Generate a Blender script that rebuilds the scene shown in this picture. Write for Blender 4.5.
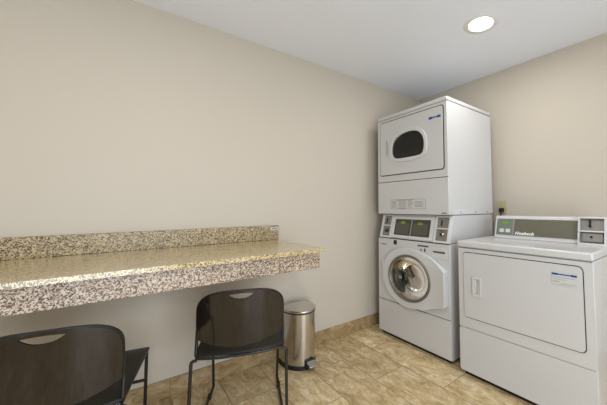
import bpy, bmesh, math, random
from mathutils import Vector, Matrix, geometry
random.seed(7)
for o in list(bpy.data.objects): bpy.data.objects.remove(o)
SC = bpy.context.scene
COL = SC.collection
PI = math.pi

# ------------------------------------------------------------------ camera
CH = 2.2008                      # ceiling height
cd = bpy.data.cameras.new('camera'); cam = bpy.data.objects.new('camera', cd); COL.objects.link(cam)
yaw, pit, rol = 0.87546, 0.05513, -0.004857
F = Vector((math.cos(yaw)*math.cos(pit), math.sin(yaw)*math.cos(pit), math.sin(pit)))
R0 = Vector((math.sin(yaw), -math.cos(yaw), 0)); U0 = R0.cross(F)
Rr = R0*math.cos(rol)+U0*math.sin(rol); Ur = U0*math.cos(rol)-R0*math.sin(rol)
M = Matrix((Rr, Ur, -F)).transposed().to_4x4(); M.translation = Vector((-2.4495, -2.0276, 1.0513))
cam.matrix_world = M
cd.sensor_fit = 'HORIZONTAL'; cd.sensor_width = 36; cd.lens = 294.71/607*36
cd.shift_x = -62.024/607; cd.shift_y = -11.816/607
cd.clip_start = 0.02
SC.camera = cam

# ------------------------------------------------------------------ world, lights, exposure
w = bpy.data.worlds.new('world'); SC.world = w; w.use_nodes = True
w.node_tree.nodes['Background'].inputs[0].default_value = (0.85, 0.92, 1.0, 1)
w.node_tree.nodes['Background'].inputs[1].default_value = 0.6
vs = SC.view_settings
vs.view_transform = 'Standard'; vs.look = 'None'; vs.gamma = 1; vs.exposure = 0.07; vs.use_curve_mapping = False

def area(name, loc, rot, sx, sy, power, color, shape='RECTANGLE', spread=PI):
    l = bpy.data.lights.new(name, 'AREA'); l.shape = shape; l.size = sx
    if shape in ('RECTANGLE', 'ELLIPSE'): l.size_y = sy
    l.energy = power; l.color = color; l.spread = spread
    o = bpy.data.objects.new(name, l); COL.objects.link(o); o.location = loc; o.rotation_euler = rot
    return o
WARM = (1.0, 0.975, 0.95)
LAMPS = [(-0.735, -1.115), (-2.35, -1.2), (-3.75, -1.2), (-0.9, -2.55), (-2.35, -2.6), (-3.75, -2.6)]
LAMP_W = [5.2, 4.5, 3.5, 2.5, 6, 2]
for (lx, ly), pw in zip(LAMPS, LAMP_W):
    area('downlight_light', (lx, ly, CH-0.012), (0, 0, 0), 0.14, 0.14, pw, WARM, 'DISK')
# daylight by the narrow window, plus lights added in unseen openings as fill
area('window_daylight_and_fill', (-0.8, -3.22, 1.0), (PI/2, 0, 0), 0.55, 1.7, 5, (0.74, 0.86, 1.0))
area('window_daylight_and_fill', (-2.3, -3.22, 0.95), (PI/2, 0, 0), 1.3, 1.6, 47, (0.80, 0.89, 1.0))  # added fill from behind the camera, for the wall under the counter
area('doorway_fill_light', (-4.42, -2.2, 1.1), (0, -PI/2, 0), 1.9, 0.9, 1.5, (0.80, 0.90, 1.0))  # added soft fill from the unseen end of the room

# ------------------------------------------------------------------ materials
def s2l(c): return tuple((v/12.92 if v <= 0.04045 else ((v+0.055)/1.055)**2.4) for v in c)
def rgb(r, g, b): return s2l((r/255, g/255, b/255)) + (1,)
class NT:
    def __init__(s, name):
        s.m = bpy.data.materials.new(name); s.m.use_nodes = True; s.t = s.m.node_tree; s.b = s.t.nodes['Principled BSDF']
    def n(s, ty, **kw):
        k = s.t.nodes.new(ty)
        for a, v in kw.items():
            if hasattr(k, a): setattr(k, a, v)
            else: k.inputs[a].default_value = v
        return k
    def l(s, a, b): s.t.links.new(a, b)
    def obj(s): return s.n('ShaderNodeTexCoord').outputs['Object']
    def ramp(s, fac, stops, interp='LINEAR'):
        r = s.n('ShaderNodeValToRGB'); r.color_ramp.interpolation = interp
        e = r.color_ramp.elements
        while len(e) < len(stops): e.new(0.5)
        for q, (p, c) in zip(e, stops): q.position = p; q.color = c
        s.l(fac, r.inputs[0]); return r.outputs[0]
    def mix(s, fac, a, b, mode='MIX'):
        k = s.n('ShaderNodeMix'); k.data_type = 'RGBA'; k.blend_type = mode
        for i, v in ((0, fac), (6, a), (7, b)):
            if hasattr(v, 'is_linked') or isinstance(v, bpy.types.NodeSocket): s.l(v, k.inputs[i])
            else: k.inputs[i].default_value = v
        return k.outputs[2]
    def bump(s, h, strength, dist):
        k = s.n('ShaderNodeBump'); k.inputs['Strength'].default_value = strength; k.inputs['Distance'].default_value = dist
        s.l(h, k.inputs['Height']); s.l(k.outputs[0], s.b.inputs['Normal'])
def noise(t, vec, scale, detail=3, rough=0.55, dist=0):
    k = t.n('ShaderNodeTexNoise'); k.inputs['Scale'].default_value = scale; k.inputs['Detail'].default_value = detail
    k.inputs['Roughness'].default_value = rough; k.inputs['Distortion'].default_value = dist
    t.l(vec, k.inputs['Vector']); return k.outputs[0]
def plain(name, col, rough=0.5, metal=0.0, spec=0.5, coat=0.0, var=0.04, nscale=12):
    t = NT(name); b = t.b
    c2 = tuple(v*(1-var) for v in col[:3])+(1,)
    f = noise(t, t.obj(), nscale, 2)
    t.l(t.mix(f, col, c2), b.inputs['Base Color'])
    b.inputs['Roughness'].default_value = rough; b.inputs['Metallic'].default_value = metal
    b.inputs['Specular IOR Level'].default_value = spec; b.inputs['Coat Weight'].default_value = coat
    return t.m
def wallmat(name, col, bs=0.15):
    t = NT(name); v = t.obj()
    t.l(t.mix(noise(t, v, 1.3, 3), col, tuple(x*0.97 for x in col[:3])+(1,)), t.b.inputs['Base Color'])
    t.b.inputs['Roughness'].default_value = 0.55; t.b.inputs['Specular IOR Level'].default_value = 0.35
    t.bump(noise(t, v, 160, 3), bs, 0.002); return t.m
M_WALL = wallmat('beige_wall_paint', rgb(203, 193, 177))
M_CEIL = wallmat('ceiling_paint', rgb(240, 244, 252), 0.1)

def travertine(name, horizontal=True, w=0.634, h=0.2445, u0=0.954, v0=0.73, dark=1.0, tint=(1, 1, 1, 1)):
    t = NT(name); v = t.obj()
    sep = t.n('ShaderNodeSeparateXYZ'); t.l(v, sep.inputs[0])
    cmb = t.n('ShaderNodeCombineXYZ')
    def add(s, k):
        a = t.n('ShaderNodeMath'); a.operation = 'ADD'; a.inputs[1].default_value = k; t.l(s, a.inputs[0]); return a.outputs[0]
    if horizontal:
        t.l(add(sep.outputs[1], u0+w*20), cmb.inputs[0]); t.l(add(sep.outputs[0], v0+h*20), cmb.inputs[1])
    else:
        t.l(add(sep.outputs[0], u0+w*20), cmb.inputs[0]); t.l(add(sep.outputs[2], 0.5), cmb.inputs[1])
    br = t.n('ShaderNodeTexBrick'); br.offset = 0.5 if horizontal else 0.0; br.offset_frequency = 2
    t.l(cmb.outputs[0], br.inputs['Vector'])
    for k, val in dict(Scale=1.0).items(): br.inputs[k].default_value = val
    br.inputs['Mortar Size'].default_value = 0.0022; br.inputs['Mortar Smooth'].default_value = 0.15
    br.inputs['Brick Width'].default_value = w; br.inputs['Row Height'].default_value = h if horizontal else 2.0
    br.inputs['Color1'].default_value = (0, 0, 0, 1); br.inputs['Color2'].default_value = (1, 1, 1, 1); br.inputs['Mortar'].default_value = (0.5, 0.5, 0.5, 1)
    # a travertine pattern that shifts from tile to tile
    sc = t.n('ShaderNodeVectorMath'); sc.operation = 'MULTIPLY_ADD'
    t.l(br.outputs['Color'], sc.inputs[0]); sc.inputs[1].default_value = (3, 5, 7); t.l(v, sc.inputs[2])
    vv = sc.outputs[0]
    st = t.n('ShaderNodeMapping'); st.inputs['Rotation'].default_value = (0, 0, 0.5); st.inputs['Scale'].default_value = (1.9, 0.8, 1.6) if horizontal else (1, 1, 1.6)
    t.l(vv, st.inputs[0])
    n1 = noise(t, st.outputs[0], 8, 10, 0.76, 1.1)
    n2 = noise(t, st.outputs[0], 36, 6, 0.7, 0.5)
    d = dark
    c1 = t.ramp(n1, [(0.34, tuple(x*d for x in rgb(172, 142, 96)[:3])+(1,)), (0.46, tuple(x*d for x in rgb(212, 190, 146)[:3])+(1,)),
                     (0.54, tuple(x*d for x in rgb(232, 212, 170)[:3])+(1,)), (0.64, tuple(x*d for x in rgb(252, 242, 218)[:3])+(1,))])
    c2 = t.ramp(n2, [(0.30, rgb(182, 162, 128)), (0.6, rgb(255, 252, 246))])
    c = t.mix(0.45, c1, c2, 'MULTIPLY')
    tone = t.ramp(br.outputs['Color'], [(0, rgb(228, 222, 214)), (1, rgb(255, 253, 250))])
    c = t.mix(1.0, c, tone, 'MULTIPLY')
    c = t.mix(br.outputs['Fac'], c, rgb(132, 110, 80))
    c = t.mix(1.0, c, tint, 'MULTIPLY')
    t.l(c, t.b.inputs['Base Color'])
    t.b.inputs['Roughness'].default_value = 0.40
    inv = t.n('ShaderNodeMath'); inv.operation = 'SUBTRACT'; inv.inputs[0].default_value = 1; t.l(br.outputs['Fac'], inv.inputs[1])
    t.bump(inv.outputs[0], 0.4, 0.002)
    return t.m
M_FLOOR = travertine('travertine_floor_tile')
M_BASE = travertine('travertine_baseboard_tile', False, w=0.654, u0=0.892, dark=0.66, tint=(1.0, 0.93, 0.86, 1))

def granite(name, ca, cb, cc, dk, coat=0.7):
    t = NT(name); v = t.obj()
    wp = t.n('ShaderNodeVectorMath'); wp.operation = 'MULTIPLY_ADD'
    nz = t.n('ShaderNodeTexNoise'); nz.inputs['Scale'].default_value = 60; t.l(v, nz.inputs['Vector'])
    t.l(nz.outputs[1], wp.inputs[0]); wp.inputs[1].default_value = (0.008, 0.008, 0.008); t.l(v, wp.inputs[2])
    vo = t.n('ShaderNodeTexVoronoi'); vo.inputs['Scale'].default_value = 235; t.l(wp.outputs[0], vo.inputs['Vector'])
    sp = t.n('ShaderNodeSeparateColor'); t.l(vo.outputs['Color'], sp.inputs[0])
    c = t.ramp(sp.outputs[0], [(0.0, dk), (0.10, cc), (0.32, cb), (0.55, ca), (0.85, tuple(min(1, x*1.08) for x in ca[:3])+(1,))], 'CONSTANT')
    v2 = t.n('ShaderNodeTexVoronoi'); v2.inputs['Scale'].default_value = 330; t.l(wp.outputs[0], v2.inputs['Vector'])
    sp2 = t.n('ShaderNodeSeparateColor'); t.l(v2.outputs['Color'], sp2.inputs[0])
    f2 = t.ramp(sp2.outputs[1], [(0, (1, 1, 1, 1)), (0.12, (0, 0, 0, 1))], 'CONSTANT')
    c = t.mix(f2, c, dk)
    t.l(c, t.b.inputs['Base Color']); t.b.inputs['Roughness'].default_value = 0.22 if coat else 0.38
    t.b.inputs['Coat Weight'].default_value = coat; t.b.inputs['Coat Roughness'].default_value = 0.14
    return t.m
M_GRAN = granite('cream_granite_with_wall_tint', rgb(216, 198, 150), rgb(196, 174, 122), rgb(156, 130, 86), rgb(96, 78, 54))  # worktop stone with the wall's yellow reflection mixed into its colour
M_GRAN2 = granite('pinkish_speckled_granite', rgb(200, 182, 160), rgb(166, 144, 120), rgb(112, 90, 72), rgb(72, 56, 46), 0.0)
M_GRAN3 = granite('brown_speckled_granite', rgb(200, 182, 142), rgb(168, 146, 106), rgb(118, 96, 66), rgb(64, 52, 38), 0.0)

M_WHITE = plain('white_enamel', rgb(206, 205, 203), 0.28, coat=0.3, var=0.015, nscale=3)
M_WHITE2 = plain('white_plastic', rgb(210, 209, 207), 0.4, var=0.015)
M_SEAM = plain('dark_gasket', rgb(62, 61, 60), 0.7)
M_BLACK = plain('black_rubber', rgb(24, 24, 25), 0.6)
M_GREYP = plain('grey_control_panel', rgb(84, 83, 72), 0.35)
M_DGREY = plain('dark_grey_control_panel', rgb(66, 64, 58), 0.3)
M_COIN = plain('grey_coin_steel', rgb(150, 146, 140), 0.35, metal=0.6, var=0.15)
M_CHROME = plain('chrome', rgb(214, 212, 206), 0.16, metal=1.0)
M_BLUE = plain('blue_label_ink', rgb(34, 70, 150), 0.5)
M_PAPER = plain('label_paper', rgb(206, 205, 202), 0.5)
M_INK = plain('grey_print', rgb(150, 148, 144), 0.6)
M_DINK = plain('dark_print', rgb(70, 70, 72), 0.6)
M_PLATE = plain('beige_outlet_plastic', rgb(192, 182, 140), 0.45)
M_LINE = plain('satin_rim_steel', rgb(150, 146, 138), 0.35, metal=1.0)
M_TRIM = plain('lamp_trim_paint', rgb(232, 231, 228), 0.4)
M_ROD = plain('black_painted_rod', rgb(17, 16, 15), 0.42, coat=0.1)
M_SEAT = plain('black_seat_plastic', rgb(24, 25, 21), 0.4, spec=0.4)
M_DRUM = plain('stainless_drum', rgb(128, 122, 112), 0.48, metal=1.0, var=0.3, nscale=20)
M_DOORP = plain('painted_door', rgb(190, 180, 165), 0.5)

def gloss_black():
    t = NT('glossy_black_chair_shell'); b = t.b
    t.l(t.mix(noise(t, t.obj(), 5, 3), rgb(24, 20, 17), rgb(32, 25, 20)), b.inputs['Base Color'])
    b.inputs['Roughness'].default_value = 0.09; b.inputs['IOR'].default_value = 1.6
    t.bump(noise(t, t.obj(), 9, 2), 0.12, 0.01)
    return t.m
M_SHELL = gloss_black()
def brushed():
    t = NT('brushed_stainless_steel'); b = t.b; v = t.obj()
    mp = t.n('ShaderNodeMapping'); mp.inputs['Scale'].default_value = (60, 60, 1.2); t.l(v, mp.inputs[0])
    f = noise(t, mp.outputs[0], 6, 3)
    t.l(t.mix(f, rgb(216, 213, 209), rgb(196, 192, 187)), b.inputs['Base Color'])
    b.inputs['Metallic'].default_value = 1.0; b.inputs['Roughness'].default_value = 0.24
    b.inputs['Anisotropic'].default_value = 0.5
    return t.m
M_STEEL = brushed()
def emis(name, col, s):
    t = NT(name); t.b.inputs['Base Color'].default_value = col
    t.b.inputs['Emission Color'].default_value = col; t.b.inputs['Emission Strength'].default_value = s
    return t.m
M_LAMP = emis('lit_lens', (1, 0.97, 0.92, 1), 9)
M_LED = emis('green_display', rgb(108, 138, 22), 0.16)
def glass(name, col, rough=0.03):
    t = NT(name); t.b.inputs['Base Color'].default_value = col
    t.b.inputs['Roughness'].default_value = rough; t.b.inputs['Transmission Weight'].default_value = 1.0; t.b.inputs['IOR'].default_value = 1.35
    return t.m
M_GLASS = glass('door_glass', (0.50, 0.47, 0.42, 1))
M_SMOKE = glass('smoked_dryer_glass', (0.6, 0.6, 0.56, 1), 0.06)
M_WINGL = glass('window_glass', (1, 1, 1, 1))

# ------------------------------------------------------------------ mesh helpers
def link(name, bm, mat, parent=None, smooth=False, angle=40, bevel=0.0, seg=2):
    bmesh.ops.recalc_face_normals(bm, faces=bm.faces)
    me = bpy.data.meshes.new(name); bm.to_mesh(me); bm.free()
    o = bpy.data.objects.new(name, me); COL.objects.link(o)
    me.materials.append(mat)
    if parent is not None: o.parent = parent
    if bevel > 0:
        b = o.modifiers.new('bevel', 'BEVEL'); b.width = bevel; b.segments = seg; b.limit_method = 'ANGLE'; b.angle_limit = math.radians(35)
        b.harden_normals = False
    if smooth or bevel > 0:
        for p in me.polygons: p.use_smooth = True
        me.set_sharp_from_angle(angle=math.radians(angle))
    return o
def box(bm, x0, x1, y0, y1, z0, z1):
    v = [bm.verts.new((x, y, z)) for x in (x0, x1) for y in (y0, y1) for z in (z0, z1)]
    for f in ((0, 1, 3, 2), (4, 6, 7, 5), (0, 4, 5, 1), (2, 3, 7, 6), (0, 2, 6, 4), (1, 5, 7, 3)): bm.faces.new([v[i] for i in f])
    return v
def boxes(*bs):
    bm = bmesh.new()
    for b in bs: box(bm, *b)
    return bm
def rrect(x0, x1, y0, y1, r, n=6):
    r = r if isinstance(r, (list, tuple)) else (r,)*4
    pts = []
    for (cx, cy, a0, rr) in ((x1-r[0], y0+r[0], -PI/2, r[0]), (x1-r[1], y1-r[1], 0, r[1]), (x0+r[2], y1-r[2], PI/2, r[2]), (x0+r[3], y0+r[3], PI, r[3])):
        if rr < 1e-6: pts.append((cx, cy)); continue
        for i in range(n+1):
            a = a0+PI/2*i/n; pts.append((cx+rr*math.cos(a), cy+rr*math.sin(a)))
    return pts
def circ(cx, cy, r, n=48, ry=None): return [(cx+r*math.cos(2*PI*i/n), cy+(ry or r)*math.sin(2*PI*i/n)) for i in range(n)]
def inside(p, poly):
    c = False; j = len(poly)-1
    for i in range(len(poly)):
        a, b = poly[i], poly[j]
        if (a[1] > p[1]) != (b[1] > p[1]) and p[0] < (b[0]-a[0])*(p[1]-a[1])/(b[1]-a[1])+a[0]: c = not c
        j = i
    return c
def plate(outline, holes=(), fn=None, thick=0.01, grid=0.0, bm=None):
    """closed sheet with holes; fn(u, v, d) -> xyz, d = 0 front / 1 back"""
    bm = bm or bmesh.new()
    pts = [Vector(p) for p in outline]; edges = [(i, (i+1) % len(outline)) for i in range(len(outline))]
    for h in holes:
        k = len(pts); pts += [Vector(p) for p in h]; edges += [(k+i, k+(i+1) % len(h)) for i in range(len(h))]
    if grid > 0:
        xs = [p[0] for p in outline]; ys = [p[1] for p in outline]
        nx = int((max(xs)-min(xs))/grid)+1; ny = int((max(ys)-min(ys))/grid)+1
        for i in range(nx+1):
            for j in range(ny+1):
                q = (min(xs)+(i+0.5*(j % 2))*grid, min(ys)+j*grid)
                if inside(q, outline) and not any(inside(q, h) for h in holes):
                    if min((q[0]-p[0])**2+(q[1]-p[1])**2 for p in pts[:len(outline)+sum(len(h) for h in holes)]) > (grid*0.45)**2: pts.append(Vector(q))
    vs_, es_, fs_, *_ = geometry.delaunay_2d_cdt(pts, edges, [], 0, 1e-6)
    fs = []
    for f in fs_:
        c = (sum(vs_[i][0] for i in f)/3, sum(vs_[i][1] for i in f)/3)
        if inside(c, outline) and not any(inside(c, h) for h in holes): fs.append(list(f))
    fn = fn or (lambda u, v, d: (u, -thick*(1-d), v))
    A = [bm.verts.new(fn(v[0], v[1], 0)) for v in vs_]; B = [bm.verts.new(fn(v[0], v[1], 1)) for v in vs_]
    cnt = {}
    for f in fs:
        bm.faces.new([A[i] for i in f]); bm.faces.new([B[i] for i in reversed(f)])
        for a, b in ((f[0], f[1]), (f[1], f[2]), (f[2], f[0])): cnt.setdefault((min(a, b), max(a, b)), []).append((a, b))
    for e, l in cnt.items():
        if len(l) == 1:
            a, b = l[0]; bm.faces.new([A[b], A[a], B[a], B[b]])
    bmesh.ops.delete(bm, geom=[v for v in bm.verts if not v.link_faces], context='VERTS')
    return bm
def pl(outline, y0, y1, holes=(), bm=None, fy=None):
    """plate standing in the xz plane between depths y0 (front) and y1; fy adds a depth by height"""
    fy = fy or (lambda z: 0.0)
    return plate(outline, holes, lambda u, v, d: (u, (y0 if d == 0 else y1)+fy(v), v), bm=bm)
def flat(outline, z0, z1, holes=(), bm=None):
    return plate(outline, holes, lambda u, v, d: (u, v, z1 if d == 0 else z0), bm=bm)
def roundpath(pts, r, n=6):
    out = [Vector(pts[0])]
    for i in range(1, len(pts)-1):
        p, a, b = Vector(pts[i]), Vector(pts[i-1]), Vector(pts[i+1])
        rr = min(r, (a-p).length*0.48, (b-p).length*0.48)
        s = p+(a-p).normalized()*rr; e = p+(b-p).normalized()*rr
        for k in range(n+1):
            t = k/n; out.append(s*(1-t)**2+p*2*t*(1-t)+e*t*t)
    out.append(Vector(pts[-1])); return out
def tube(bm, pts, r, rnd=0.03, n=10):
    P = roundpath(pts, rnd) if len(pts) > 2 else [Vector(p) for p in pts]
    rings = []; up = None
    for i, p in enumerate(P):
        t = (P[min(i+1, len(P)-1)]-P[max(i-1, 0)]).normalized()
        if up is None:
            up = Vector((0, 0, 1)) if abs(t.z) < 0.9 else Vector((1, 0, 0))
        up = (up-t*up.dot(t)).normalized(); sd = t.cross(up)
        rings.append([bm.verts.new(p+up*r*math.cos(2*PI*k/n)+sd*r*math.sin(2*PI*k/n)) for k in range(n)])
    for a, b in zip(rings, rings[1:]):
        for k in range(n): bm.faces.new([a[k], a[(k+1) % n], b[(k+1) % n], b[k]])
    bm.faces.new(rings[0]); bm.faces.new(list(reversed(rings[-1])))
    return bm
def tubes(*ps, r=0.007, rnd=0.03):
    bm = bmesh.new()
    for p in ps: tube(bm, p, r, rnd)
    return bm
def lathe(bm, prof, c=(0, 0, 0), axis='Z', n=40, close=True):
    rings = []
    for (r, h) in prof:
        ring = []
        for k in range(n):
            a = 2*PI*k/n
            v = (r*math.cos(a), r*math.sin(a), h) if axis == 'Z' else (r*math.cos(a), h, r*math.sin(a))
            ring.append(bm.verts.new(Vector(v)+Vector(c)))
        rings.append(ring)
    for a, b in zip(rings, rings[1:]):
        for k in range(n): bm.faces.new([a[k], a[(k+1) % n], b[(k+1) % n], b[k]])
    if close: bm.faces.new(rings[0]); bm.faces.new(rings[-1])
    return bm
def text_bm(txt, size, extrude=0.0006, shear=0.0, space=1.0, fat=0.02):
    cu = bpy.data.curves.new('t', 'FONT'); cu.body = txt; cu.size = size; cu.extrude = extrude; cu.shear = shear; cu.space_character = space
    cu.offset = size*fat
    o = bpy.data.objects.new('t', cu); COL.objects.link(o)
    dg = bpy.context.evaluated_depsgraph_get(); dg.update()
    me = bpy.data.meshes.new_from_object(o.evaluated_get(dg))
    bm = bmesh.new(); bm.from_mesh(me); bpy.data.objects.remove(o); bpy.data.curves.remove(cu); bpy.data.meshes.remove(me)
    return bm
def thing(name, label, cat, loc=(0, 0, 0), rz=0.0, group=None):
    o = bpy.data.objects.new(name, None); COL.objects.link(o); o.empty_display_size = 0.1
    o.location = loc; o.rotation_euler = (0, 0, rz); o['label'] = label; o['category'] = cat
    if group: o['group'] = group
    return o
def tag(o, label, cat, group=None):
    o['label'] = label; o['category'] = cat
    if group: o['group'] = group
    return o
def struct(name, bm, mat, **k):
    o = link(name, bm, mat, **k); o['kind'] = 'structure'; return o
def lab(o, s): o['label'] = s; return o

# ------------------------------------------------------------------ room shell
XB, YF = -4.5, -3.3      # far ends of the room, behind the camera
T = 0.1
struct('floor', boxes((XB-T, T, YF-T, T, -0.1, 0)), M_FLOOR)
ceil = flat([(XB-T, YF-T), (T, YF-T), (T, T), (XB-T, T)], CH, CH+0.12, [circ(x, y, 0.072, 32) for x, y in LAMPS])
struct('ceiling', ceil, M_CEIL)
struct('wall_left', boxes((XB-T, T, 0, T, 0, CH)), M_WALL)
struct('wall_right', boxes((0, T, YF-T, 0, 0, CH)), M_WALL)
# unseen wall behind the camera; the wide window opening is added for fill light
wz0, wz1 = 0.1, 1.9
w1, w2 = (-1.1, -0.5), (-3.0, -1.4)
dx0, dx1 = -4.3, -3.4
struct('wall_front', boxes((XB-T, w2[0], YF-T, YF, 0, CH), (w2[1], dx0, YF-T, YF, 0, CH), (dx1, w1[0], YF-T, YF, 0, CH), (w1[1], 0, YF-T, YF, 0, CH),
    (w2[0], w2[1], YF-T, YF, 0, wz0), (w2[0], w2[1], YF-T, YF, wz1, CH), (w1[0], w1[1], YF-T, YF, 0, wz0), (w1[0], w1[1], YF-T, YF, wz1, CH), (dx0, dx1, YF-T, YF, 1.95, CH)), M_WALL)
for i, (a0, a1) in enumerate((w1, w2)):  # the second, wider window only frames the added fill light
    m0 = (a0+a1)/2
    struct('window_%d' % (i+1), boxes((a0, a1, YF-T, YF-0.06, wz0, wz0+0.05), (a0, a1, YF-T, YF-0.06, wz1-0.05, wz1), (a0, a0+0.05, YF-T, YF-0.06, wz0, wz1),
                         (a1-0.05, a1, YF-T, YF-0.06, wz0, wz1), (m0-0.02, m0+0.02, YF-T, YF-0.06, wz0, wz1)), M_TRIM)
struct('door_1', boxes((dx0+0.003, dx1-0.003, YF-0.07, YF-0.02, 0.005, 1.95)), plain('dark_brown_wood', rgb(50, 34, 25), 0.5, var=0.2), bevel=0.004)  # unseen door, added as a dark surface for the chair backs to reflect
# unseen wall at the far left end, with a doorway added for fill light
dy0, dy1, dz = -2.7, -1.75, 1.95
struct('wall_back', boxes((XB-T, XB, YF, dy0, 0, CH), (XB-T, XB, dy1, 0, 0, CH), (XB-T, XB, dy0, dy1, dz, CH)), M_WALL)
struct('trim_1', boxes((XB, XB+0.015, dy0-0.07, dy0, 0, dz+0.07), (XB, XB+0.015, dy1, dy1+0.07, 0, dz+0.07), (XB, XB+0.015, dy0, dy1, dz, dz+0.07)), M_TRIM)
BH = 0.095
struct('baseboard_left', boxes((XB, 0, -0.011, 0, 0, BH)), M_BASE, bevel=0.002)
bb = boxes((-0.011, 0, YF, -0.011, 0, BH)); struct('baseboard_right', bb, M_BASE, bevel=0.002)

# recessed downlights
for i, (lx, ly) in enumerate(LAMPS):
    lbl = 'lit round recessed ceiling light above the stacked dryer' if i == 0 else ['', 'lit round recessed ceiling light above the middle of the counter', 'lit round recessed ceiling light at the far left end of the counter', 'lit round recessed ceiling light in the corner by the window', 'lit round recessed ceiling light in the middle of the window side', 'lit round recessed ceiling light in the corner by the doorway'][i]
    t = thing('ceiling_light', lbl, 'ceiling light', (lx, ly, CH), 0, 'recessed ceiling lights')
    bm = bmesh.new()
    prof = [(0.071, 0.02), (0.071, -0.001), (0.076, -0.006), (0.100, -0.005), (0.106, 0.0), (0.106, 0.0004), (0.072, 0.0004)]
    link('trim_ring', lathe(bm, prof, close=False), M_TRIM, t, smooth=True)
    bm = bmesh.new(); lathe(bm, [(0.0705, 0.014), (0.066, 0.004), (0.045, 0.0005), (0.0005, -0.001)], close=False)
    link('lens', bm, M_LAMP, t, smooth=True)

# ------------------------------------------------------------------ granite counter
CX = -1.579
t = thing('granite_counter', 'long speckled granite worktop with deep apron fixed along the beige wall', 'counter', (-3.0, 0, 0))
ox = 3.0
def loc(bm, dx, dy=0, dz=0): bmesh.ops.translate(bm, verts=bm.verts, vec=(dx, dy, dz)); return bm
top = flat(rrect(XB+ox, CX+ox, -0.632, -0.0005, (0.012, 0, 0, 0), 4), 0.806, 0.826)
link('worktop', top, M_GRAN, t, bevel=0.008, seg=4)
link('apron', boxes((XB+ox, CX-0.022+ox, -0.618, -0.598, 0.722, 0.806), (CX-0.042+ox, CX-0.022+ox, -0.598, -0.0005, 0.722, 0.806)), M_GRAN2, t, bevel=0.002)
link('backsplash', boxes((XB+ox, CX+0.0+ox, -0.021, -0.0005, 0.826, 0.9245)), M_GRAN3, t, bevel=0.003)
sp = bmesh.new(); box(sp, CX-0.058+ox, CX-0.006+ox, -0.0222, -0.0212, 0.893, 0.915)
o = link('price_sticker', sp, M_PAPER, t); o.name = 'sticker'; lab(o, 'small white printed sticker')
link('print', boxes((CX-0.050+ox, CX-0.038+ox, -0.0228, -0.0223, 0.900, 0.906), (CX-0.035+ox, CX-0.028+ox, -0.0228, -0.0223, 0.899, 0.908), (CX-0.025+ox, CX-0.013+ox, -0.0228, -0.0223, 0.900, 0.906)), M_DINK, o)

# ------------------------------------------------------------------ laundry machines
W = 0.708
def shell(x0, x1, y0, y1, z0, z1, t=0.012):
    return boxes((x0, x0+t, y0, y1, z0, z1), (x1-t, x1, y0, y1, z0, z1), (x0+t, x1-t, y1-t, y1, z0, z1),
                 (x0+t, x1-t, y0, y1-t, z1-t, z1), (x0+t, x1-t, y0, y1-t, z0, z0+t))
def outer_shell(x0, x1, y0, y1, z0, z1):
    # open-fronted cabinet: outside box and inside box joined at the front rim
    t = 0.012; bm = bmesh.new()
    def ring(y, i): return [bm.verts.new(p) for p in ((x0+i, y, z0+i), (x1-i, y, z0+i), (x1-i, y, z1-i), (x0+i, y, z1-i))]
    a, b, c, d = ring(y1, 0), ring(y0, 0), ring(y0, t), ring(y1-t, t)
    for p, q in ((a, b), (b, c), (c, d)):
        for k in range(4): bm.faces.new([p[k], p[(k+1) % 4], q[(k+1) % 4], q[k]])
    bm.faces.new(a); bm.faces.new(d); return bm
def coin_box(parent, x0, x1, z0, z1, y, fy, depth=0.05, frame=0.012, shelf_f=0.48, stuff=True):
    cb = link('coin_box', pl([(x0, z0), (x1, z0), (x1, z1), (x0, z1)], y, y+depth, [[(x0+frame, z0+frame), (x1-frame, z0+frame), (x1-frame, z1-frame), (x0+frame, z1-frame)]], fy=fy), M_WHITE2, parent, bevel=0.0015)
    return cb

# ---- washer (lower)
OX, OY = -0.7237, -0.140
RZ = -PI/2
t = thing('front_load_washer', 'white front-loading washer with round door, beneath the dryer in the corner stack', 'washing machine', (OX, OY, 0), RZ)
SLO = lambda z: 0.05*max(0, (z-0.797))/0.195
D = 0.604
link('cabinet', outer_shell(0, W, 0.004, D, 0.022, 0.792), M_WHITE, t, bevel=0.003)
cc = bmesh.new()        # sloped control housing
prof = [(0.0, 0.796), (0.05, 0.990), (D-0.01, 0.990), (D-0.01, 0.796)]
for x in (0.0, W): pass
A = [cc.verts.new((0.001, y, z)) for y, z in prof]; B = [cc.verts.new((W-0.001, y, z)) for y, z in prof]
cc.faces.new(A); cc.faces.new(list(reversed(B)))
for k in range(4): cc.faces.new([A[k], A[(k+1) % 4], B[(k+1) % 4], B[k]])
link('control_housing', cc, M_WHITE, t, bevel=0.004)
wc = (0.362, 0.514)
link('front_panel', pl(rrect(0.0, W, 0.290, 0.790, 0.006, 3), -0.006, 0.004, [circ(wc[0], wc[1], 0.196, ry=0.166)]), M_WHITE, t, bevel=0.002)
link('kick_panel', pl(rrect(0.0, W, 0.028, 0.284, 0.006, 3), -0.006, 0.004), M_WHITE, t, bevel=0.003)
link('seam', boxes((0.004, W-0.004, 0.0, 0.0045, 0.283, 0.291)), M_SEAM, t)
link('seam', boxes((0.004, W-0.004, 0.0, 0.006, 0.790, 0.797)), M_SEAM, t)
link('plinth', boxes((0.02, W-0.02, 0.015, D-0.02, 0.0, 0.024)), M_BLACK, t)
def squash(b):
    for v in b.verts: v.co.z = wc[1]+(v.co.z-wc[1])*0.842
dr = bmesh.new(); lathe(dr, [(0.196, 0.005), (0.185, 0.03), (0.18, 0.06), (0.20, 0.075), (0.215, 0.09), (0.215, 0.33), (0.0005, 0.36)], (wc[0], 0, wc[1]), 'Y', 48, close=False)
squash(dr); dro = link('drum', dr, M_DRUM, t, smooth=True)
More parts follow.
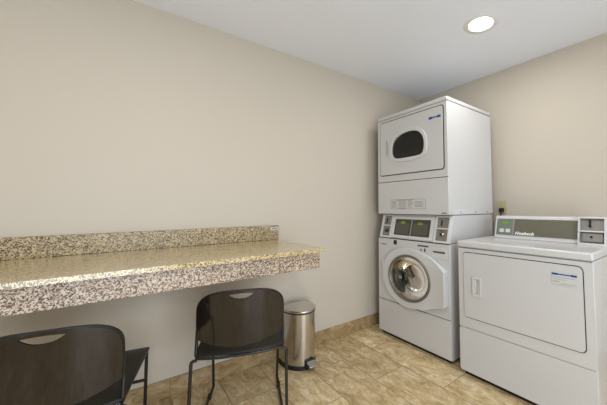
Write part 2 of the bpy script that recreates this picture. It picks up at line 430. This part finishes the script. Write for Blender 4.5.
for kk in range(3):
    pad = bmesh.new(); k = kk
    a = 2*PI*k/3+0.5
    c, s = math.cos(a), math.sin(a)
    q = [(0.212, -0.03), (0.165, -0.01), (0.165, 0.01), (0.212, 0.03)]
    fr = [pad.verts.new((wc[0]+r*c-w_*s, 0.10, wc[1]+r*s+w_*c)) for r, w_ in q]; bk = [pad.verts.new((wc[0]+r*c-w_*s, 0.32, wc[1]+r*s+w_*c)) for r, w_ in q]
    pad.faces.new(fr); pad.faces.new(list(reversed(bk)))
    for j in range(4): pad.faces.new([fr[j], fr[(j+1) % 4], bk[(j+1) % 4], bk[j]])
    link('paddle', pad, M_DRUM, dro)
# door: circle to the left, handle wing to the right
R = 0.276; out = []
for i in range(29):
    a = math.radians(66 + (292-66)*i/28)
    out.append((wc[0]-0.012+R*math.cos(a), wc[1]+R*0.815*math.sin(a)))
x2, zt, zb = 0.692, 0.618, 0.380
lt = out[0]; lb = out[-1]
wing = []
def bez(p0, p1, p2, p3, n=10): return [tuple((1-k/n)**3*p0[i]+3*(1-k/n)**2*(k/n)*p1[i]+3*(1-k/n)*(k/n)**2*p2[i]+(k/n)**3*p3[i] for i in (0, 1)) for k in range(1, n+1)]
wing = bez(lb, (0.49, 0.285), (0.56, 0.345), (x2-0.015, zb-0.012)) + [(x2, zb), (x2+0.001, 0.5), (x2, zt-0.006), (x2-0.008, zt)] + bez((x2-0.012, zt+0.002), (0.60, 0.68), (0.52, 0.715), lt)[:-1]
outl = out+wing
def dfn(u, v, d):
    r = math.hypot(u-wc[0], v-wc[1])
    if d == 1: return (u, -0.007, v)
    h = 0.030
    if u > 0.60: h += 0.018*(u-0.60)/0.083
    return (u, -0.007-h, v)
door = plate(outl, [circ(wc[0], wc[1], 0.203, ry=0.171)], dfn, grid=0.05)
do = link('door', door, M_WHITE2, t, bevel=0.005, seg=3, angle=50)
bm = bmesh.new(); lathe(bm, [(0.206, -0.010), (0.208, -0.040), (0.203, -0.048), (0.192, -0.047), (0.184, -0.036), (0.184, -0.010), (0.206, -0.010)], (wc[0], 0, wc[1]), 'Y', 64, close=False)
squash(bm); link('door_ring', bm, plain('grey_door_ring', rgb(120, 114, 104), 0.3, metal=0.5), do, smooth=True)
bm = bmesh.new(); lathe(bm, [(0.186, -0.034), (0.150, -0.028), (0.125, -0.006), (0.105, 0.035), (0.07, 0.045), (0.0005, 0.047)], (wc[0], 0, wc[1]), 'Y', 56, close=False)
lathe(bm, [(0.186, -0.030), (0.152, -0.024), (0.128, -0.002), (0.108, 0.039), (0.07, 0.049), (0.0005, 0.051)], (wc[0], 0, wc[1]), 'Y', 56, close=False)
squash(bm); link('glass', bm, M_GLASS, do, smooth=True)
link('hinge', boxes((0.066, 0.088, -0.030, -0.006, 0.43, 0.61)), M_WHITE2, do, bevel=0.003)
link('handle_recess', boxes((0.675, 0.682, -0.034, -0.012, 0.41, 0.61)), M_SEAM, do)
# detergent drawer
dw = link('detergent_drawer', pl(rrect(0.560, 0.688, 0.692, 0.764, 0.008, 3), -0.010, -0.006), M_WHITE2, t, bevel=0.0015)
link('drawer_handle', boxes((0.576, 0.676, -0.0155, -0.010, 0.728, 0.740)), M_GREYP, dw, bevel=0.003)
link('badge', pl(rrect(0.180, 0.216, 0.748, 0.783, 0.003, 2), -0.0072, -0.006), M_BLACK, t)
link('label', boxes((0.43, 0.53, -0.0068, -0.006, 0.757, 0.768), (0.455, 0.470, -0.0068, -0.006, 0.728, 0.740), (0.49, 0.505, -0.0068, -0.006, 0.722, 0.746)), M_DINK, t)
link('label', boxes((0.035, 0.095, -0.0068, -0.006, 0.737, 0.744)), M_DINK, t)
# control bezel
bz = link('control_bezel', pl(rrect(0.142, 0.566, 0.806, 0.975, 0.010, 4), -0.012, 0.002, [rrect(0.172, 0.534, 0.826, 0.952, 0.006, 3)], fy=SLO), M_WHITE2, t, bevel=0.003)
dp = link('display_panel', pl(rrect(0.172, 0.534, 0.826, 0.952, 0.006, 3), -0.006, 0.002, fy=SLO), M_DGREY, bz)
for x0 in (0.184, 0.364):
    link('keypad', pl(rrect(x0, x0+0.145, 0.836, 0.922, 0.005, 2), -0.0085, -0.006, fy=SLO), M_GREYP, dp)
link('divider', pl([(0.345, 0.830), (0.353, 0.830), (0.353, 0.948), (0.345, 0.948)], -0.010, -0.006, fy=SLO), M_INK, dp)
for x0, z0 in ((0.236, 0.916), (0.412, 0.912)):
    link('lit_display', pl([(x0, z0), (x0+0.046, z0), (x0+0.046, z0+0.018), (x0, z0+0.018)], -0.0095, -0.0085, fy=SLO), M_LED, dp)
# coin units left and right of the bezel
def washer_coin(x0, x1, knob):
    fr = link('coin_unit', pl(rrect(x0, x1, 0.799, 0.982, 0.004, 2), -0.013, 0.001, [[(x0+0.014, 0.812), (x1-0.012, 0.812), (x1-0.012, 0.974), (x0+0.014, 0.974)]], fy=SLO), M_WHITE2, t, bevel=0.002)
    link('steel_plate', pl([(x0+0.013, 0.811), (x1-0.011, 0.811), (x1-0.011, 0.975), (x0+0.013, 0.975)], -0.001, 0.0015, fy=SLO), M_COIN, fr)
    link('shelf', pl([(x0+0.008, 0.893), (x1-0.008, 0.893), (x1-0.008, 0.901), (x0+0.008, 0.901)], -0.018, -0.001, fy=SLO), M_WHITE2, fr)
    mx = (x0+x1)/2
    link('coin_slot', pl([(mx-0.016, 0.915), (mx-0.008, 0.915), (mx-0.008, 0.955), (mx-0.016, 0.955)], -0.006, -0.001, fy=SLO), M_BLACK, fr)
    if knob:
        bm = bmesh.new(); lathe(bm, [(0.0005, -0.022), (0.010, -0.022), (0.012, -0.010), (0.020, -0.010), (0.024, -0.004), (0.024, 0.002)], (mx+0.004, SLO(0.86), 0.858), 'Y', 24, close=False)
        link('lock', bm, M_CHROME, fr, smooth=True)
        bm = bmesh.new(); lathe(bm, [(0.0005, -0.0235), (0.008, -0.0235), (0.008, -0.021)], (mx+0.004, SLO(0.86), 0.858), 'Y', 20, close=False)
        link('keyhole', bm, M_BLACK, fr)
    else:
        link('coin_return', pl([(mx-0.02, 0.84), (mx+0.02, 0.84), (mx+0.02, 0.868), (mx-0.02, 0.868)], -0.006, -0.001, fy=SLO), M_SEAM, fr)
washer_coin(0.022, 0.140, False); washer_coin(0.571, 0.698, True)

# ---- dryer (upper)
ZB = 0.994
t = thing('stacked_dryer', 'white dryer with small oval window, stacked on top of the corner washer', 'clothes dryer', (OX, OY, ZB), RZ)
H = 1.8210-ZB
z = lambda a: a-ZB
link('cabinet', outer_shell(0, W, 0.004, D, 0.0, H-0.031), M_WHITE, t, bevel=0.003)
link('top_panel', boxes((-0.003, W+0.003, -0.008, D, H-0.028, H)), M_WHITE, t, bevel=0.005)
link('seam', boxes((0.003, W-0.003, 0.0, D-0.004, H-0.032, H-0.0275)), M_SEAM, t)
link('seam', boxes((0.004, W-0.004, 0.0, 0.004, z(1.253), z(1.259))), M_SEAM, t)
# D window: flat-ish bottom, arched top leaning right
def dwin(e=0.0):
    c = [(0.200, 1.455), (0.180, 1.50), (0.192, 1.565), (0.235, 1.610), (0.30, 1.632), (0.38, 1.638), (0.455, 1.622), (0.500, 1.58), (0.515, 1.52), (0.505, 1.462), (0.47, 1.440), (0.36, 1.436), (0.25, 1.438)]
    cx, cz = 0.35, 1.535; out = []
    n = len(c)
    for i in range(n):
        p0, p1, p2, p3 = c[i-1], c[i], c[(i+1) % n], c[(i+2) % n]
        for k in range(4):
            s = k/4
            q = [0.5*((2*p1[j])+(-p0[j]+p2[j])*s+(2*p0[j]-5*p1[j]+4*p2[j]-p3[j])*s*s+(-p0[j]+3*p1[j]-3*p2[j]+p3[j])*s**3) for j in (0, 1)]
            d = Vector((q[0]-cx, q[1]-cz)); L = d.length; d.normalize()
            out.append((q[0]+d.x*e, z(q[1]+d.y*e)))
    return out
dlo = rrect(0.036, 0.676, z(1.316), z(1.763), 0.018, 5)
link('front_panel', pl(rrect(0.0, W, z(1.259), H-0.032, 0.004, 2), -0.006, 0.004, [dwin(0.004)]), M_WHITE, t, bevel=0.002)
link('lower_panel', pl(rrect(0.0, W, 0.0, z(1.254), 0.004, 2), -0.006, 0.004), M_WHITE, t, bevel=0.002)
link('door_gasket', pl(rrect(0.029, 0.684, z(1.309), z(1.770), 0.023, 5), -0.0085, -0.006, [dwin(0.006)]), M_SEAM, t)
do = link('door', pl(dlo, -0.0125, -0.0085, [dwin(0)]), M_WHITE, t, bevel=0.004, seg=3)
link('window_frame', pl(dwin(0.030), -0.022, -0.0127, [dwin(0.0)]), M_WHITE2, do, bevel=0.003, seg=3)
link('glass', pl(dwin(-0.001), -0.0115, -0.009), M_SMOKE, do)
bm = bmesh.new(); lathe(bm, [(0.235, 0.02), (0.25, 0.05), (0.25, 0.45), (0.0005, 0.46)], (0.35, 0, z(1.52)), 'Y', 40, close=False)
link('drum', bm, M_DRUM, t, smooth=True)
h = link('handle', pl(rrect(0.108, 0.140, z(1.478), z(1.612), 0.005, 3), -0.022, -0.0127, [rrect(0.115, 0.133, z(1.486), z(1.604), 0.003, 2)]), M_WHITE2, do, bevel=0.002)
link('recess', pl(rrect(0.115, 0.133, z(1.486), z(1.604), 0.003, 2), -0.0137, -0.0127), M_INK, h)
lb = link('label', boxes((0.555, 0.665, -0.0133, -0.0126, z(1.650), z(1.712))), M_PAPER, do); lab(lb, 'warning label with a blue bar')
link('blue_bar', boxes((0.558, 0.590, -0.0139, -0.0133, z(1.682), z(1.700)), (0.634, 0.662, -0.0139, -0.0133, z(1.682), z(1.700)), (0.59, 0.634, -0.0139, -0.0133, z(1.687), z(1.696))), M_BLUE, lb)
# instruction plate
ip = link('instruction_plate', boxes((0.150, 0.511, -0.0066, -0.006, z(1.034), z(1.110))), M_INK, t)
bs = [(0.153, 0.508, -0.0072, -0.0066, z(1.037), z(1.107))]
link('plate_face', boxes(*bs), M_PAPER, ip)
lines = []
for c0, c1, n in ((0.160, 0.225, 6), (0.238, 0.325, 7), (0.338, 0.395, 6), (0.408, 0.500, 5)):
    for k in range(n):
        zz = z(1.098)-k*0.0095-(0.0 if n > 5 else 0.006)
        lines.append((c0, c1-random.random()*0.02, -0.0076, -0.0072, zz-0.004, zz))
lines.append((0.22, 0.40, -0.0076, -0.0072, z(1.1015), z(1.106)))
link('print', boxes(*lines), M_INK, ip)
link('lock', boxes((0.655, 0.69, -0.010, -0.006, 0.008, 0.016)), M_COIN, t, bevel=0.001)
# side brackets joining dryer and washer
for y0 in (0.13, 0.33, 0.50):
    link('bracket_screw', boxes((W, W+0.003, y0, y0+0.012, 0.010, 0.022)), M_INK, t)
link('side_strip', boxes((W-0.001, W+0.002, 0.06, D-0.03, 0.0, 0.034)), M_WHITE2, t, bevel=0.001)

# ---- big dryer at the right
XO, YO = -0.7511, -0.932
t = thing('coin_dryer', 'waist-high white coin dryer with a blank square door, right of the stack', 'clothes dryer', (XO, YO, 0), RZ)
D2 = 0.65; HT = 0.832
link('cabinet', boxes((0, W, 0.0, D2, 0.026, 0.788)), M_WHITE, t, bevel=0.004)
link('top_panel', boxes((-0.004, W+0.004, -0.014, D2, 0.793, HT)), M_WHITE, t, bevel=0.010, seg=4)
link('seam', boxes((0.004, W-0.004, 0.0, D2-0.01, 0.787, 0.794)), M_INK, t)
link('front_panel', pl(rrect(0, W, 0.297, 0.786, 0.004, 2), -0.007, 0), M_WHITE, t, bevel=0.003)
link('kick_panel', pl(rrect(0, W, 0.030, 0.293, 0.012, 3), -0.009, 0), M_WHITE, t, bevel=0.004)
link('plinth', boxes((0.02, W-0.02, 0.02, D2-0.03, 0.0, 0.028)), M_BLACK, t)
link('door_gasket', pl(rrect(0.0345, 0.6715, 0.3595, 0.7655, 0.0255, 6), -0.0085, -0.007), M_SEAM, t)
do = link('door', pl(rrect(0.038, 0.667, 0.364, 0.761, 0.022, 6), -0.0125, -0.0085, [rrect(0.112, 0.150, 0.520, 0.605, 0.004, 3)]), M_WHITE, t, bevel=0.003, seg=3)
hd = link('handle', pl(rrect(0.102, 0.160, 0.504, 0.620, 0.006, 3), -0.022, -0.0156, [rrect(0.112, 0.150, 0.518, 0.607, 0.004, 3)]), M_WHITE2, do, bevel=0.002)
link('recess', boxes((0.112, 0.150, -0.0115, -0.0086, 0.520, 0.605)), M_WHITE2, hd)
link('grip', boxes((0.112, 0.126, -0.0195, -0.0116, 0.522, 0.603)), M_WHITE2, hd, bevel=0.003)
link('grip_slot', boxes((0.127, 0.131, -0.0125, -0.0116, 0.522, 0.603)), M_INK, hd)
lb = link('label', boxes((0.540, 0.648, -0.0163, -0.0156, 0.664, 0.722)), M_PAPER, do); lab(lb, 'warning label with a blue bar')
link('blue_bar', boxes((0.541, 0.566, -0.0170, -0.0163, 0.709, 0.719), (0.622, 0.646, -0.0170, -0.0163, 0.709, 0.719), (0.566, 0.622, -0.0170, -0.0163, 0.711, 0.717)), M_BLUE, lb)
link('print', boxes((0.545, 0.64, -0.0167, -0.0163, 0.698, 0.7), (0.548, 0.60, -0.0167, -0.0163, 0.688, 0.690), (0.545, 0.572, -0.0167, -0.0163, 0.676, 0.680), (0.58, 0.64, -0.0167, -0.0163, 0.670, 0.672)), M_INK, lb)
# console at the back of the top
c0, c1 = 0.070, 0.569
yf, yt, yb = 0.330, 0.372, 0.520      # front foot, front top, back
CZ = 0.984
FY = lambda zz: (zz-HT)/(CZ-HT)*(yt-yf)
cc = bmesh.new(); prof = [(yf, HT), (yt, CZ), (yb, CZ), (yb, HT)]
A = [cc.verts.new((c0, y, q)) for y, q in prof]; B = [cc.verts.new((c1, y, q)) for y, q in prof]
cc.faces.new(A); cc.faces.new(list(reversed(B)))
for k in range(4): cc.faces.new([A[k], A[(k+1) % 4], B[(k+1) % 4], B[k]])
con = link('control_console', cc, M_WHITE, t, bevel=0.006, seg=3)
link('glass_panel', pl([(0.085, 0.858), (0.566, 0.858), (0.566, 0.965), (0.085, 0.965)], yf-0.004, yf+0.002, fy=FY), plain('olive_grey_panel', rgb(104, 101, 84), 0.22), con, bevel=0.001)
kp = link('keypad', pl([(0.088, 0.860), (0.196, 0.860), (0.196, 0.963), (0.088, 0.963)], yf-0.0055, yf-0.0042, fy=FY), plain('green_grey_panel', rgb(112, 120, 110), 0.3), con)
link('divider', pl([(0.196, 0.859), (0.203, 0.859), (0.203, 0.964), (0.196, 0.964)], yf-0.0065, yf-0.0042, fy=FY), M_INK, kp)
link('lit_display', pl([(0.124, 0.932), (0.164, 0.932), (0.164, 0.947), (0.124, 0.947)], yf-0.0068, yf-0.0056, fy=FY), M_LED, kp)
for bx in (0.108, 0.150):
    link('button', pl(rrect(bx, bx+0.030, 0.874, 0.898, 0.004, 2), yf-0.0075, yf-0.0056, fy=FY), M_PAPER, kp)
tx = text_bm('Huebsch', 0.030, 0.0004, 0.25, 1.12, 0.05)
xs = [v.co.x for v in tx.verts]; k = 0.118/(max(xs)-min(xs))
for v in tx.verts:
    zz = 0.864+v.co.y*0.85
    v.co = (0.212+v.co.x*k, yf-0.0052+FY(zz)-v.co.z, zz)
link('lettering', tx, M_TRIM, con)
# coin unit
x0, x1 = 0.570, 0.712
yc = 0.300; FC = lambda zz: (zz-HT)/(CZ-HT)*0.035
cu = link('coin_unit', pl([(x0, HT), (x1, HT), (x1, CZ+0.004), (x0, CZ+0.004)], yc, yc+0.085,
      [[(x0+0.007, HT+0.012), (x1-0.022, HT+0.012), (x1-0.022, CZ-0.004), (x0+0.007, CZ-0.004)]], fy=FC), M_WHITE, t, bevel=0.002)
link('steel_plate', pl([(x0+0.005, HT+0.010), (x1-0.020, HT+0.010), (x1-0.020, CZ-0.002), (x0+0.005, CZ-0.002)], yc+0.030, yc+0.036, fy=FC), M_COIN, cu)
link('back_housing', boxes((x0, x1, yc+0.121, 0.50, HT, CZ)), M_WHITE, cu, bevel=0.003)
link('shelf', pl([(x0+0.008, 0.906), (x1-0.018, 0.906), (x1-0.018, 0.913), (x0+0.008, 0.913)], yc-0.001, yc+0.030, fy=FC), M_WHITE, cu)
link('coin_slot', pl([(x0+0.048, 0.930), (x0+0.055, 0.930), (x0+0.055, 0.972), (x0+0.048, 0.972)], yc+0.018, yc+0.030, fy=FC), M_BLACK, cu)
bm = bmesh.new(); lathe(bm, [(0.0005, -0.006), (0.006, -0.006), (0.007, 0.002)], (x0+0.052, yc+0.018+FC(0.938), 0.938), 'Y', 16, close=False)
link('coin_return', bm, M_BLACK, cu)
link('coin_drawer', pl([(x0+0.020, 0.852), (x1-0.028, 0.852), (x1-0.028, 0.898), (x0+0.020, 0.898)], yc+0.012, yc+0.030, fy=FC), M_COIN, cu, bevel=0.002)
bm = bmesh.new(); lathe(bm, [(0.0005, -0.008), (0.005, -0.008), (0.006, 0.002)], (x0+0.062, yc+0.012+FC(0.878), 0.878), 'Y', 16, close=False)
link('lock', bm, M_BLACK, cu)

# ------------------------------------------------------------------ outlet with plug on the right wall
t = thing('wall_outlet', 'small beige electrical outlet low on the right wall behind the coin dryer', 'outlet', (-0.0005, -0.872, 1.045), RZ)
link('cover_plate', pl(rrect(-0.032, 0.032, -0.052, 0.052, 0.005, 3), -0.006, 0.0), M_PLATE, t, bevel=0.002)
link('socket', pl(rrect(-0.015, 0.015, 0.006, 0.034, 0.008, 3), -0.0075, -0.006), M_PLATE, t)
t = thing('power_plug', 'black power plug with hanging cord in the wall outlet behind the coin dryer', 'plug', (-0.007, -0.872, 1.045), RZ)
link('plug_body', boxes((-0.017, 0.017, -0.028, -0.0005, -0.040, -0.008)), M_BLACK, t, bevel=0.004)
link('cord', tubes([(0, -0.024, -0.03), (-0.002, -0.030, -0.09), (-0.006, -0.018, -0.30), (-0.008, -0.012, -0.55)], r=0.005, rnd=0.03), M_BLACK, t, smooth=True)

# ------------------------------------------------------------------ step bin
t = thing('step_bin', 'stainless steel half-round pedal bin standing against the wall', 'bin', (-1.475, -0.060, 0), 0)
def dshape(e, n=28, w_=0.108, d_=0.205):
    pts = [(w_+e, e*0.5), (-w_-e, e*0.5)]
    arc = []
    for i in range(n+1):
        a = PI+PI*i/n
        arc.append(((w_+e)*math.cos(a), -0.055+(d_-0.055+e)*math.sin(a)))
    return [(w_+e, 0.0+e*0.3), (-w_-e, 0.0+e*0.3)]+arc
link('body', flat(dshape(0), 0.022, 0.350), M_STEEL, t, smooth=True, angle=35)
link('base_ring', flat(dshape(0.006), 0.0, 0.024), M_BLACK, t, bevel=0.004)
link('collar', flat(dshape(0.002), 0.350, 0.356), M_BLACK, t)
def domefn(e, z0, h):
    def fn(u, v, d):
        if d == 1: return (u, v, z0)
        q = (u/0.11)**2+((v+0.08)/0.13)**2
        return (u, v, z0+0.014+h*max(0, 1-q))
    return fn
bm = plate(dshape(0.004), (), domefn(0, 0.356, 0.020), grid=0.018)
link('lid', bm, M_STEEL, t, bevel=0.005, seg=3, angle=60)
bm = boxes((-0.045, 0.045, -0.022, 0.006, 0.353, 0.376)); link('lid_hinge', bm, M_BLACK, t, bevel=0.004)
PX = 0.012
link('pedal_housing', boxes((PX-0.036, PX+0.036, -0.222, -0.185, 0.008, 0.060)), M_BLACK, t, bevel=0.006)
pm = bmesh.new()
for x_ in (PX-0.030, PX+0.030): pass
pp = [(-0.212, 0.060), (-0.262, 0.036), (-0.262, 0.028), (-0.212, 0.050)]
A = [pm.verts.new((PX-0.030, y, q)) for y, q in pp]; B = [pm.verts.new((PX+0.030, y, q)) for y, q in pp]
pm.faces.new(A); pm.faces.new(list(reversed(B)))
for k in range(4): pm.faces.new([A[k], A[(k+1) % 4], B[(k+1) % 4], B[k]])
link('pedal', pm, M_CHROME, t, bevel=0.002)

# ------------------------------------------------------------------ chairs
def make_chair(label, locn, ang):
    t = thing('stacking_chair', label, 'chair', locn, -ang, 'black stacking chairs at the counter')
    # seat shell
    SZ = 0.41
    hw, dp = 0.186, 0.435
    o_ = []
    for i in range(13):                                    # bulging rear edge
        s = -1+2*i/12; o_.append((hw*s, -0.030*(1-s*s)-0.0))
    o_ += [(hw+0.004, 0.05), (hw+0.008, dp-0.02)]
    for i in range(5):
        a = PI/2*i/4; o_.append((hw+0.008-0.02+0.02*math.cos(a), dp-0.02+0.02*math.sin(a)))
    for i in range(5):
        a = PI/2+PI/2*i/4; o_.append((-hw-0.008+0.02+0.02*math.cos(a), dp-0.02+0.02*math.sin(a)))
    o_ += [(-hw-0.008, dp-0.02), (-hw-0.004, 0.05)]
    def sf(u, v, d):
        zz = SZ-0.016*max(0, 1-(u/hw)**2)*max(0, 1-((v-0.2)/0.22)**2)
        if v > 0.36: zz -= 0.6*(v-0.36)**2/0.08*0.2
        return (u, v, zz if d == 0 else zz-0.010)
    link('seat', plate(o_, (), sf, grid=0.03), M_SEAT, t, bevel=0.003, angle=50)
    # backrest shell
    Z0, Z1 = 0.475, 0.683
    bw = 0.181
    ob = []
    nb = 22
    for i in range(nb+1):                                  # curved bottom edge
        s = -1+2*i/nb; ob.append((bw*s, Z0-0.040*(1-abs(s)**2.2)))
    ob += [(bw+0.001, 0.54)]
    nt = 24
    for i in range(nt+1):                                  # arched top with big soft corners
        a = PI*i/nt; c = math.cos(a); s = math.sin(a)
        x = bw*math.copysign(abs(c)**0.66, c); ob.append((x, 0.590+(Z1-0.590)*abs(s)**0.80))
    ob += [(-bw-0.001, 0.54)]
    slot = []
    for i in range(11): s = -1+2*i/10; slot.append((0.050*s, 0.668-0.019*(1-abs(s)**2.4)))
    for i in range(11): s = 1-2*i/10; slot.append((0.052*s, 0.670+0.004*(1-s*s)))
    def bf(u, v, d):
        y = -0.042*(1-(u/bw)**2)-0.12*(v-0.45)+0.004
        y -= 0.25*max(0, 0.50-v)*0.0
        return (u, y-(0.0 if d == 0 else -0.009), v)
    back = link('backrest', plate(ob, [slot], bf, grid=0.022), M_SHELL, t, bevel=0.003, angle=55)
    # rolled rim around the shell
    rim = bmesh.new()
    loopp = [Vector(bf(u, v, 0.5))+Vector((0, 0.003, 0)) for u, v in ob]
    n = 8; rings = []
    L = len(loopp)
    for i in range(L):
        tt = (loopp[(i+1) % L]-loopp[i-1]).normalized(); up = Vector((0, 1, 0)); up = (up-tt*up.dot(tt)).normalized(); sd = tt.cross(up)
        rings.append([rim.verts.new(loopp[i]+up*0.0085*math.cos(2*PI*k/n)+sd*0.0055*math.sin(2*PI*k/n)) for k in range(n)])
    for i in range(L):
        a, b = rings[i], rings[(i+1) % L]
        for k in range(n): rim.faces.new([a[k], a[(k+1) % n], b[(k+1) % n], b[k]])
    link('rim', rim, M_SEAT, back, smooth=True)
    rr = 0.0068
    for s in (-1, 1):
        link('back_support', tubes([(s*(hw-0.004), 0.03, 0.394), (s*(hw-0.002), 0.004, 0.40), (s*(bw+0.002), 0.016, 0.50), (s*(bw-0.006), 0.004, 0.59)], r=rr, rnd=0.025), M_ROD, t, smooth=True)
        link('seat_rail', tubes([(s*(hw-0.006), 0.0, 0.392), (s*(hw-0.006), 0.42, 0.392)], r=rr), M_ROD, t, smooth=True)
        link('leg', tubes([(s*(hw-0.01), -0.012, 0.391), (s*(hw+0.012), -0.014, 0.388), (s*(hw+0.018), -0.03, 0.010)], r=rr, rnd=0.022), M_ROD, t, smooth=True)
        link('leg', tubes([(s*(hw-0.004), 0.425, 0.392), (s*(hw-0.010), 0.468, 0.012)], r=rr), M_ROD, t, smooth=True)
        fr = link('floor_rail', tubes([(s*(hw+0.018), -0.03, 0.016), (s*(hw+0.017), -0.012, 0.0105), (s*(hw-0.008), 0.453, 0.0105), (s*(hw-0.010), 0.468, 0.020)], r=rr, rnd=0.012), M_ROD, t, smooth=True)
        for q in (0.06, 0.38):
            f = (q+0.012)/0.465; xx = s*(hw+0.017-f*0.025)
            link('glide', boxes((xx-0.009, xx+0.009, q-0.015, q+0.015, 0.0, 0.021)), M_BLACK, fr, bevel=0.003)
    bm = bmesh.new()
    tube(bm, [(-(hw-0.006), 0.441, 0.25), (hw-0.006, 0.441, 0.25)], rr)
    link('brace', bm, M_ROD, t, smooth=True)
    link('seat_frame', tubes([(-(hw-0.006), 0.0, 0.392), (-0.09, -0.022, 0.391), (0.09, -0.022, 0.391), (hw-0.006, 0.0, 0.392)], r=0.0062, rnd=0.05), M_ROD, t, smooth=True)
    return t
make_chair('black stacking chair tucked under the counter, beside the pedal bin', (-2.002, -0.600, 0), 0.37)
make_chair('black stacking chair cut off at the left edge, nearest the camera', (-2.601, -0.665, 0), 0.22)
